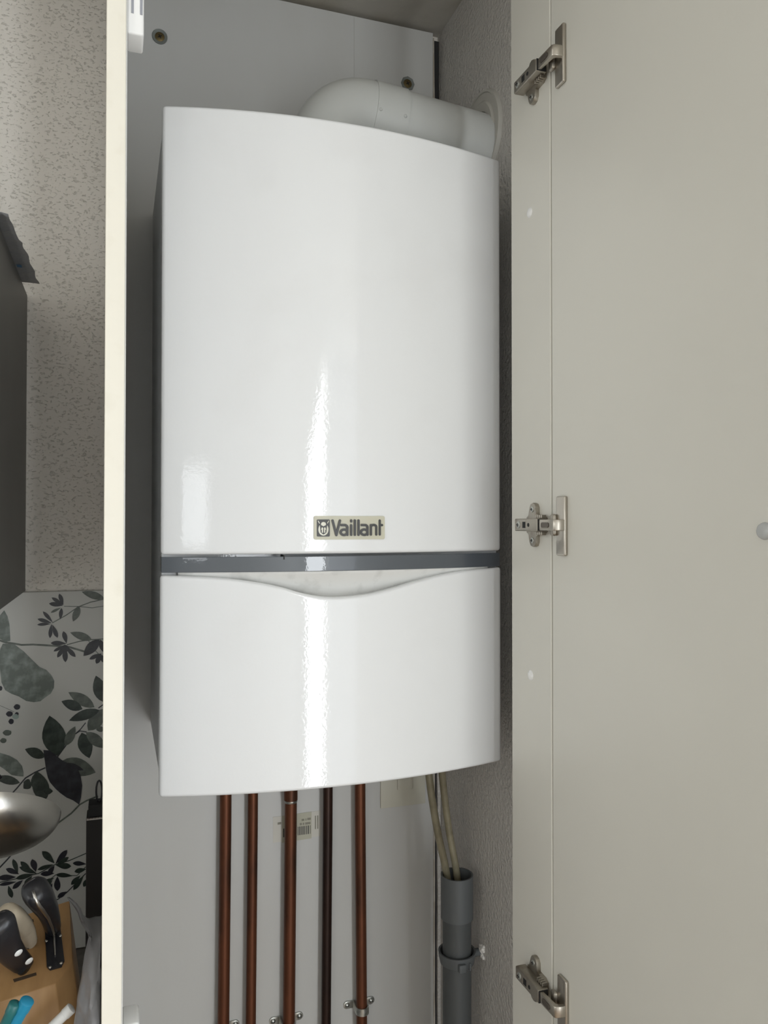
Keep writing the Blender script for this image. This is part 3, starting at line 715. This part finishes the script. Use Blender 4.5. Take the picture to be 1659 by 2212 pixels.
LF(c4, 4.917, [
    (672, 280, 628, 160, 46, NV, 1), (672, 280, 548, 200, 40, NV, 1), (672, 285, 520, 265, 48, NV, 1), (650, 308, 538, 362, 28, MD, 1), (655, 312, 640, 432, 42, NV, 0),
    (560, 465, 455, 348, 40, NV, 1), (550, 472, 398, 428, 40, NV, 1), (540, 480, 394, 490, 32, NV, 1), (548, 480, 530, 632, 42, NV, 1), (556, 488, 612, 628, 48, NV, 1),
    (845, 300, 775, 456, 76, MD, 0), (1112, 215, 868, 140, 80, MD, 0), (708, 690, 672, 558, 52, NV, 1), (708, 690, 538, 684, 50, NV, 1), (690, 712, 568, 772, 34, NV, 1),
    (690, 715, 608, 838, 48, NV, 1), (690, 715, 695, 888, 58, NV, 1), (695, 715, 803, 832, 50, NV, 1), (690, 700, 690, 790, 95, NV, 0), (978, 652, 745, 572, 82, MD, 0),
    (1058, 648, 886, 822, 110, NV, 0), (1064, 648, 1104, 785, 60, NV, 0), (1080, 795, 948, 856, 44, NV, 1), (1075, 800, 1022, 904, 54, NV, 1), (1080, 805, 1100, 892, 44, NV, 1),
    (1100, 1312, 1018, 1030, 150, GN, 0), (1004, 1366, 726, 1206, 120, MD, 0), (876, 1386, 652, 1302, 110, GN, 0), (935, 1614, 1110, 1380, 150, MD, 0), (1058, 1396, 732, 1508, 110, GN, 0),
    (612, 1885, 525, 1455, 255, GN, 0), (690, 1776, 800, 1568, 95, MD, 0), (868, 1636, 950, 1908, 155, GN, 0), (914, 1632, 1130, 1800, 120, MD, 0), (1110, 1595, 1020, 1605, 60, MD, 0),
    (480, 1895, 265, 1810, 110, GN, 0), (650, 1940, 1016, 2060, 190, MD, 0), (700, 1960, 890, 2035, 60, NV, 0), (212, 2168, -60, 2110, 95, GN, 0), (375, 2060, 440, 2290, 150, GN, 0), (330, 2160, 250, 2230, 90, GN, 0)])
poly_print([c4(*p) for p in ((30, 690), (150, 695), (250, 770), (340, 860), (420, 938), (490, 968), (545, 1025), (577, 1085), (572, 1160), (540, 1220), (450, 1285), (430, 1302), (360, 1312), (280, 1300), (200, 1252), (120, 1222), (55, 1185), (15, 1100), (0, 960), (-10, 820), (5, 740))], SG)
poly_print([c4(*p) for p in ((-60, 420), (0, 390), (45, 335), (80, 400), (100, 480), (106, 570), (110, 662), (60, 672), (0, 640), (-60, 600))], SG)
poly_print([(93.6, 1620), (105.8, 1621), (118, 1629), (132, 1641), (147, 1649), (160.7, 1655), (169, 1663), (174, 1675), (177.5, 1697), (176.8, 1704), (175, 1722), (170.8, 1738), (158, 1729), (144, 1723), (130, 1713), (120, 1704), (108, 1690), (103.4, 1680), (99.7, 1665), (95.6, 1636)], NV, 0.0004)
poly_print([c4(*p) for p in ((-80, 1845), (0, 1850), (100, 1880), (180, 1925), (235, 1990), (250, 2060), (250, 2102), (190, 2098), (120, 2085), (40, 2020), (-80, 1940))], SG)
for (u, v, rx, ry, m) in ((180, 1363, 34, 30, NV), (100, 1437, 36, 30, NV), (178, 1437, 20, 20, NV), (165, 1465, 36, 28, 'leaf_mint'), (118, 1517, 28, 30, NV), (76, 1637, 46, 32, MD), (35, 1720, 34, 28, MD), (5, 1165, 20, 26, NV)):
    poly_print([c4(u+rx*math.cos(a*PI/5)*(1+0.12*math.sin(a*3)), v+ry*math.sin(a*PI/5)) for a in range(10)], m, 0.0002)
LF(c5, 4.157, [
    (395, 218, 330, -60, 150, GN, 0), (390, 120, 475, 120, 60, GN, 0), (275, 60, 210, 40, 80, GN, 0), (490, 770, 378, 660, 62, GN, 1), (497, 775, 604, 648, 52, NV, 1), (500, 788, 618, 712, 40, GN, 1), (500, 786, 640, 795, 56, GN, 1),
    (482, 778, 335, 828, 36, GN, 1), (490, 790, 432, 868, 44, NV, 1), (322, 846, 288, 732, 58, NV, 1), (285, 855, 183, 752, 52, GN, 1), (332, 862, 172, 802, 50, GN, 1), (160, 862, 116, 730, 44, GN, 1),
    (172, 866, 52, 818, 48, NV, 1), (310, 865, 140, 908, 46, GN, 1), (290, 880, 218, 968, 42, GN, 1), (208, 918, 112, 998, 42, NV, 1), (145, 892, -20, 902, 52, NV, 1), (150, 935, -10, 965, 34, NV, 1),
    (775, 775, 652, 768, 42, NV, 1), (775, 820, 668, 845, 44, GN, 1), (655, 882, 500, 872, 42, GN, 1), (488, 858, 362, 866, 46, NV, 1), (488, 898, 376, 952, 34, GN, 1), (472, 918, 398, 1004, 38, GN, 1),
    (470, 948, 418, 1062, 48, NV, 1), (515, 885, 515, 1018, 58, NV, 1), (722, 878, 638, 962, 42, GN, 1), (752, 878, 658, 1010, 46, GN, 1), (602, 1022, 516, 1076, 42, NV, 1), (75, 968, 108, 1080, 46, GN, 1), (790, 900, 750, 980, 40, GN, 1)])
stem([c4(*p) for p in ((1130, 212), (960, 250), (830, 300), (700, 390), (555, 470))], 2.2, MD)
stem([c4(*p) for p in ((1130, 286), (980, 310), (830, 295), (680, 293))], 1.5, MD)
stem([c4(*p) for p in ((-20, 650), (60, 678), (150, 690), (230, 704), (350, 700), (600, 714), (740, 728), (890, 772), (960, 790))], 4.2, MD)
stem([c4(*p) for p in ((710, 702), (850, 664), (980, 648), (1130, 638))], 2.2, MD)
stem([c4(*p) for p in ((935, 650), (1000, 750), (1060, 815), (1120, 830))], 2.0, 'leaf_sage')
stem([c4(*p) for p in ((0, 1348), (70, 1378), (150, 1415))], 0.9, MD)
stem([c4(*p) for p in ((610, 1895), (690, 1785), (790, 1655), (850, 1618), (920, 1628))], 2.4, NV)
stem([c4(*p) for p in ((800, 1650), (855, 1600), (910, 1530))], 2.2, NV)
stem([c4(*p) for p in ((1045, 1375), (1120, 1320))], 2.4, NV)
stem([c4(*p) for p in ((482, 2008), (370, 2058), (270, 2118), (180, 2225), (130, 2280))], 3.0, NV)
stem([c5(*p) for p in ((880, 165), (780, 205), (715, 242), (640, 320), (520, 408), (330, 540), (175, 625))], 3.4, MD)
stem([c5(*p) for p in ((140, 648), (70, 730), (-10, 815))], 3.0, NV)
stem([c5(*p) for p in ((790, 672), (620, 745), (490, 782), (350, 858), (200, 895), (-10, 942))], 2.0, GN)
stem([c5(*p) for p in ((770, 800), (690, 880), (500, 872), (390, 960), (300, 1010))], 1.6, GN)
stem([c5(*p) for p in ((770, 860), (700, 930), (600, 1030), (520, 1092), (430, 1126))], 2.0, NV)

# grey wall cabinet with cloth tape on its upper edge
HX, HZ0, HZ1 = -0.1315, SZ+0.0005, CAMZ+0.345
hd = thing('wall_cabinet', 'anthracite wall cabinet left of the tall cupboard, above the splashback', 'wall cabinet', (-0.43, 1.15, HZ0))
finish('body', box(BM(), HX-0.60, HX, 0.962, WB-0.001, HZ0, HZ1, 0.0012, 1), 'hood', hd)
finish('front_door', box(BM(), HX-0.60, HX, 0.940, 0.960, HZ0, HZ1, 0.0012, 1), 'hood', hd)
# tape lying on the top edge and sticking out to the right, torn outer edge
tp = thing('cloth_tape', 'torn grey cloth tape stuck along top edge of the anthracite wall cabinet', 'tape', (HX, 1.15, HZ1))
b = BM(); rows = []
YN = 26
for i in range(YN+1):
    y = 0.965 + (1.236-0.965)*i/YN
    wdt = 0.0165 + 0.0055*(i/YN) + 0.0022*noise.noise(Vector((i*0.33, 1, 2)))
    if i < YN-17: wdt *= 0.82
    rows.append([b.verts.new((HX-0.030, y, HZ1+0.0006)), b.verts.new((HX-0.002, y, HZ1+0.0012)), b.verts.new((HX+wdt*0.5, y, HZ1+0.0012+0.0016*noise.noise(Vector((i*0.5, 5, 0))))), b.verts.new((HX+wdt, y, HZ1-0.0002+0.0026*noise.noise(Vector((i*0.45, 9, 4)))))])
for i in range(YN):
    for k in range(3): b.faces.new((rows[i][k], rows[i+1][k], rows[i+1][k+1], rows[i][k+1]))
o = finish('strip', b, 'tape', tp, 60); s_ = o.modifiers.new('thick', 'SOLIDIFY'); s_.thickness = 0.0005; s_.offset = 1
b = BM(); prism(b, [(0, 0), (0.010, 0.001), (0.009, 0.007), (0.002, 0.014)], (HX+0.010, 1.130, HZ1+0.0022), (1, 0, 0), (0, 1, 0), 0.0004); finish('torn_paper', b, 'paper', tp, 0)
b = BM(); prism(b, [(0, 0), (0.006, 0), (0.006, 0.010), (0, 0.010)], (HX+0.0015, 1.150, HZ1-0.0006), (1, 0, 0), (0, 1, 0), 0.0003); finish('blue_mark', b, 'tape_blue', tp, 0)

# dark carton standing in the corner
ctn = thing('dark_carton', 'tall narrow dark brown carton with serrated edge against the cupboard side', 'carton', (-0.03, 1.2, CT))
finish('body', box(BM(), -0.0400, -0.0150, 1.185, 1.225, CT, CAMZ-0.4165, 0.001, 1), 'cocoa', ctn)
finish('inner_flap', box(BM(), -0.0375, -0.0170, 1.190, 1.220, CAMZ-0.4165, CAMZ-0.4000, 0.001, 1), 'black', ctn)
b = BM(); zt_ = CAMZ-0.4165
for i in range(12):
    x = -0.0395 + i*0.002
    prism(b, [(x, zt_-0.0015), (x+0.0020, zt_-0.0015), (x+0.0010, zt_+0.0020)], (0, 1.1848, 0), (1, 0, 0), (0, 0, 1), 0.0004)
finish('serrated_strip', b, 'steel', ctn, 0)
b = BM(); lp = [(-0.0268+0.0*i, 0, 0) for i in range(1)]
q = []
for i in range(17):
    a = 2*PI*i/16; q.append((-0.0235+0.0040*math.cos(a), 1.205, CAMZ-0.3850+0.0150*math.sin(a)))
tube(b, q, 0.0014, 10); finish('loop', b, 'handle', ctn, 60)

# steel ladle
lad = thing('steel_ladle', 'brushed steel ladle bowl in front of the leaf print, handle out of view', 'ladle', (-0.20, 1.06, CT))
lc = Vector((-0.1476, 1.05, CAMZ-0.3544)); ax = Vector((0.02, 0.62, 0.78)).normalized(); LR = 0.0835
prof = [(LR*math.sin(PI/2*i/14), -0.50*LR*math.cos(PI/2*i/14)) for i in range(15)]
prof_in = [((LR-0.0015)*math.sin(PI/2*i/14), -0.47*LR*math.cos(PI/2*i/14)) for i in range(14, -1, -1)]
b = BM(); lathe(b, prof + prof_in, lc, ax, 48); finish('bowl', b, 'steel', lad, 50)
hv = lc + Vector((-0.060, 0.035, -0.030)); b = BM()
tube(b, [lc+Vector((-0.050, 0.048, 0.022)), lc+Vector((-0.030, 0.060, 0.040)), lc+Vector((-0.010, 0.066, 0.036)), lc+Vector((0.006, 0.064, 0.024))], [0.010, 0.012, 0.011, 0.006], 14); finish('grip', b, 'handle', lad, 50)
b = BM(); hl = lc + Vector((-0.0800, 0.010, -0.012))
tube(b, [hl, hl+Vector((-0.020, 0.010, -0.030)), hl+Vector((-0.040, 0.020, -0.13)), Vector((hl.x-0.055, hl.y+0.03, CT+0.0005))], 0.004, 12, True, 2.0); finish('handle', b, 'steel', lad, 50)

# knife block
BKR = Vector((-0.052, 1.0069, CAMZ-0.447)); FR_ = Vector((-0.0438, 0.9179, CAMZ-0.48)); FC = Vector((-0.059, 0.8916, CAMZ-0.48)); FL_ = Vector((-0.1093, 0.8752, CAMZ-0.48)); BL_ = Vector((-0.1001, 0.9883, CAMZ-0.447))
dirx = (FL_-FC).normalized()
FL2 = FC + dirx*0.115; BL2 = BKR + (BL_-BKR).normalized()*0.105
kb = thing('knife_block', 'beech knife block with slanted top and black slot plate on the worktop', 'knife block', (-0.10, 0.94, CT))
nrm = (FL2-FC).cross(BKR-FC).normalized()
if nrm.z < 0: nrm = -nrm
def top_pt(p):
    """drop a point vertically on to the block's slanted top plane"""
    d = (FC-p).dot(nrm)/nrm.z; return Vector((p.x, p.y, p.z+d))
def on_top(x, y):
    d = rt*((x-829.5)/FPX) - up*((y-1106)/FPX) + fwd; o_ = Vector((0, 0, CAMZ)); t = (FC-o_).dot(nrm)/d.dot(nrm); return o_ + d*t
b = BM(); tops = [top_pt(p) for p in (BKR, FR_, FC, FL2, BL2)]
tv = [b.verts.new(p) for p in tops]; bv = [b.verts.new((p.x+dx_b, p.y, CT)) for p, dx_b in zip(tops, (0.026, 0.024, 0.024, 0.0, 0.0))]
b.faces.new(tv); b.faces.new(bv[::-1])
for i in range(5): b.faces.new((tv[i], bv[i], bv[(i+1) % 5], tv[(i+1) % 5]))
bmesh.ops.bevel(b, geom=[e for e in b.edges], offset=0.0012, segments=2, affect='EDGES', profile=0.5)
finish('body', b, 'wood', kb, 35)
# lower front step that holds the pens: a tray with raised rim
b = BM(); stp = []
yo = Vector((0.012, -0.055, 0)); zs = CAMZ-0.535
base4 = [FC+Vector((0.006, -0.002, 0)), FC+yo+Vector((0.004, 0, 0)), FL2+yo, FL2+Vector((0, -0.002, 0))]
tv = [b.verts.new((p.x, p.y, zs)) for p in base4]; bv = [b.verts.new((p.x, p.y, CT)) for p in base4]
b.faces.new(tv); b.faces.new(bv[::-1])
for i in range(4): b.faces.new((tv[i], bv[i], bv[(i+1) % 4], tv[(i+1) % 4]))
finish('front_step', b, 'wood', kb, 35)
# slot plate
pq = [on_top(x, y) for x, y in ((95, 1975), (126, 1972), (139, 2078), (133, 2090), (108, 2097), (101, 2090))]
b = BM(); lo = [b.verts.new(p) for p in pq]; hi = [b.verts.new(p+nrm*0.0018) for p in pq]
b.faces.new(hi); b.faces.new(lo[::-1])
for i in range(len(pq)): b.faces.new((lo[i], lo[(i+1) % len(pq)], hi[(i+1) % len(pq)], hi[i]))
sp_ = finish('slot_plate', b, 'handle', kb, 30)
for x, y in ((125, 1978), (130, 2024), (132, 2083), (108, 2092), (100, 2035)):
    c = on_top(x, y) + nrm*0.0018; b = BM(); lathe(b, [(0, 0.0008), (0.0012, 0.0006), (0.0018, 0)], c, nrm, 14); finish('rivet', b, 'steel', sp_, 60)
def slot_on_top(pts, m, h=0.0004, par=kb, nm='slot'):
    pq = [on_top(x, y) for x, y in pts]; b = BM(); lo = [b.verts.new(p-nrm*0.001) for p in pq]; hi = [b.verts.new(p+nrm*h) for p in pq]
    b.faces.new(hi); b.faces.new(lo[::-1])
    for i in range(len(pq)): b.faces.new((lo[i], lo[(i+1) % len(pq)], hi[(i+1) % len(pq)], hi[i]))
    return finish(nm, b, m, par, 0)
slot_on_top([(28, 2116), (31, 2122), (79, 2107), (78, 2101)], mat('slot_shadow', (0.05, 0.03, 0.015), 0.8))
slot_on_top([(52, 1992), (72, 1986), (73, 1991), (54, 1997)], mat('slot_shadow_b', (0.05, 0.03, 0.015), 0.8))

def knife(name, lab, base, tip, wide, thick, curve, blade_px=None, spine=True, body='handle', rivets=()):
    """handle lofted from base to tip, blade running down into the block"""
    t = thing(name, lab, 'knife', tuple(base), 'knives in the block')
    A = (tip-base); L = A.length; A.normalize(); view = (Vector((0, 0, CAMZ))-base).normalized()
    S = A.cross(view).normalized(); V = S.cross(A).normalized()
    b = BM(); rings = []
    prof = [(0, 0.62), (0.06, 0.70), (0.25, 0.78), (0.5, 0.92), (0.75, 1.08), (0.90, 1.12), (0.97, 0.95), (1.0, 0.55)]
    for (u, k_) in prof:
        c = base + A*(L*u) + S*(curve*math.sin(PI*u)); ring = []
        for j in range(20):
            a = 2*PI*j/20; ca, sa = math.cos(a), math.sin(a)
            ca = math.copysign(abs(ca)**0.75, ca); sa = math.copysign(abs(sa)**0.75, sa)
            ring.append(b.verts.new(c + S*(ca*wide*k_/2) + V*(sa*thick*k_/2)))
        rings.append(ring)
    for i in range(len(rings)-1):
        for j in range(20): b.faces.new((rings[i][j], rings[i][(j+1) % 20], rings[i+1][(j+1) % 20], rings[i+1][j]))
    b.faces.new(rings[0][::-1]); b.faces.new(rings[-1])
    h = finish('handle', b, body, t, 50)
    if spine:   # steel tang showing as a band along the handle
        b = BM(); rr = []
        for (u, k_) in prof[:-1]:
            c = base + A*(L*u) + S*(curve*math.sin(PI*u) - wide*0.12*k_); d = thick*k_/2 + 0.0006
            rr.append([b.verts.new(c + S*(-wide*0.07*k_) + V*(d*0.99)), b.verts.new(c + S*(wide*0.07*k_) + V*d)])
        c = base + A*(L*1.012) - S*wide*0.06; rr.append([b.verts.new(c - S*wide*0.05 + V*thick*0.12), b.verts.new(c + S*wide*0.05 + V*thick*0.12)])
        for i in range(len(rr)-1): b.faces.new((rr[i][0], rr[i][1], rr[i+1][1], rr[i+1][0]))
        o = finish('tang', b, 'steel', t, 60); s_ = o.modifiers.new('thick', 'SOLIDIFY'); s_.thickness = 0.0008; s_.offset = -1
    for (u, v_) in rivets:
        c = base + A*(L*u) + S*(wide*v_) + V*(thick*0.46)
        b = BM(); lathe(b, [(0, 0.0012), (0.0030, 0.0010), (0.0042, 0)], c, V, 20); finish('rivet', b, 'pen_white', t, 60)
    # bolster and blade going into the slot
    b = BM(); tube(b, [base-A*0.010, base-A*0.002, base+A*0.004], [wide*0.24, wide*0.34, wide*0.36], 16, True, 0.55); finish('bolster', b, 'steel_dark', t, 50)
    return t
def towards(base, x, y, dist):
    """point at distance dist from base, on the near side, along the line of sight through a photo pixel"""
    d = (rt*((x-829.5)/FPX) - up*((y-1106)/FPX) + fwd).normalized(); o_ = Vector((0, 0, CAMZ)); bq = base-o_
    pr_ = bq.dot(d); disc = max(dist*dist - (bq.length_squared - pr_*pr_), 0); return o_ + d*(pr_-math.sqrt(disc))
b1 = on_top(113, 2014)+nrm*0.006
k1 = knife('kitchen_knife', 'knife with curved black handle and steel butt in the black slot plate', b1, towards(b1, 72, 1918, 0.095), 0.0250, 0.027, 0.003)
b = BM(); p0 = on_top(115, 2016)+nrm*0.004; p1 = on_top(119, 2068)+nrm*0.0026
tube(b, [p0, p1], [0.0014, 0.0007], 8); finish('blade_back', b, 'steel', k1, 50)
b2 = on_top(52, 2092)+nrm*0.004
knife('kitchen_knife', 'broad black handled knife with three pale oval rivets at the left of the block', b2, towards(b2, -8, 1990, 0.095), 0.030, 0.020, -0.004, spine=False, rivets=((0.16, 0.18), (0.42, 0.05), (0.72, -0.05)))
b3 = on_top(66, 2040)+nrm*0.002
knife('kitchen_knife', 'pale ivory handled knife behind the broad black one', b3, towards(b3, 8, 1972, 0.085), 0.0200, 0.020, 0.006, spine=False, body='ivory')
b4 = on_top(50, 2000)+nrm*0.004
knife('kitchen_knife', 'small black handled knife half hidden behind the ivory one', b4, towards(b4, 30, 1985, 0.050), 0.016, 0.014, 0.0, spine=False)

# pens in the front step
def pen(lab, a, c, r, m):
    t = thing('pen', lab, 'pen', tuple(a), 'pens in front of the knife block')
    a = Vector(a); c = Vector(c); d = (c-a)
    finish('barrel', tube(BM(), [a, a+d*0.9], r, 18), m, t, 50)
    finish('cap', tube(BM(), [a+d*0.86, a+d*0.865, a+d*0.985, c], [r, r*1.12, r*1.12, r*0.85], 18), m, t, 50)
zz = CAMZ-0.534
tp1 = at(33, 2166, 0.835); tp2 = at(60, 2160, 0.835); tp3 = at(156, 2176, 0.862)
pen('dark teal pen left of the blue one', (tp1.x-0.030, 0.850, zz+0.003), tp1, 0.0050, 'pen_teal')
pen('bright blue pen between teal and white ones', (tp2.x-0.036, 0.852, zz+0.003), tp2, 0.0060, 'pen_blue')
pen('white pen leaning right in front of the knife block', (tp3.x-0.050, 0.858, zz+0.003), tp3, 0.0050, 'pen_white')

# plastic bag between block and cupboard
bag = None
b = BM(); nu, nv = 14, 34; ctl = [(0.0, 147, 1938, 1.025), (0.10, 168, 1965, 0.985), (0.30, 190, 2026, 0.90), (0.50, 180, 2095, 0.865), (0.75, 170, 2170, 0.845), (1.0, 163, 2240, 0.825)]
def ctlv(t):
    for i in range(len(ctl)-1):
        if t <= ctl[i+1][0]:
            f_ = (t-ctl[i][0])/(ctl[i+1][0]-ctl[i][0]); return [ctl[i][k]+(ctl[i+1][k]-ctl[i][k])*f_ for k in (1, 2, 3)]
    return list(ctl[-1][1:])
G = []
for j in range(nv+1):
    t = j/nv; x_, y_, Y_ = ctlv(t); L0 = at(x_, y_, Y_); R0 = Vector((PX0-0.002, Y_-0.03, L0.z-0.020*max(0, 1-t*4)+0.004)); row = []
    for i in range(nu+1):
        s = i/nu; p = L0.lerp(R0, s)
        d = 0.010*noise.noise(Vector((s*2.2, t*5, 0.3))) + 0.005*noise.noise(Vector((s*6, t*11, 4)))
        p.y += -0.02*math.sin(PI*s) + d; p.x = min(p.x + 0.3*d*(1-s), PX0-0.0015); row.append(b.verts.new(p))
    G.append(row)
for j in range(nv):
    for i in range(nu): b.faces.new((G[j][i], G[j][i+1], G[j+1][i+1], G[j+1][i]))
bag = finish('plastic_bag', b, 'bag', None, 60)
s_ = bag.modifiers.new('thick', 'SOLIDIFY'); s_.thickness = 0.003; s_.offset = 0
tag(bag, 'crumpled grey plastic bag squeezed between knife block and cupboard side', 'bag')

# curtains behind the viewer, partly covering the balcony door
def curtain(lab, pts, y):
    b = BM(); n = 30; rows = []
    for i in range(n+1):
        z = 2.36 - 2.30*i/n; row = []
        xl, xr = pts(z)
        for j in range(13): 
            s = j/12; row.append(b.verts.new((xl+(xr-xl)*s, y+0.014*math.sin(s*PI*5), z)))
        rows.append(row)
    for i in range(n):
        for j in range(12): b.faces.new((rows[i][j], rows[i][j+1], rows[i+1][j+1], rows[i+1][j]))
    o = finish('curtain', b, 'curtain', None, 60); s_ = o.modifiers.new('thick', 'SOLIDIFY'); s_.thickness = 0.002
    tag(o, lab, 'curtain')
def drape(z):
    t = min(max((2.28-z)/0.50, 0), 1); return 0.38, 0.64 - 0.215*t**1.15
curtain('pale curtain gathered aside at the balcony door behind the viewer', drape, FW+0.03)
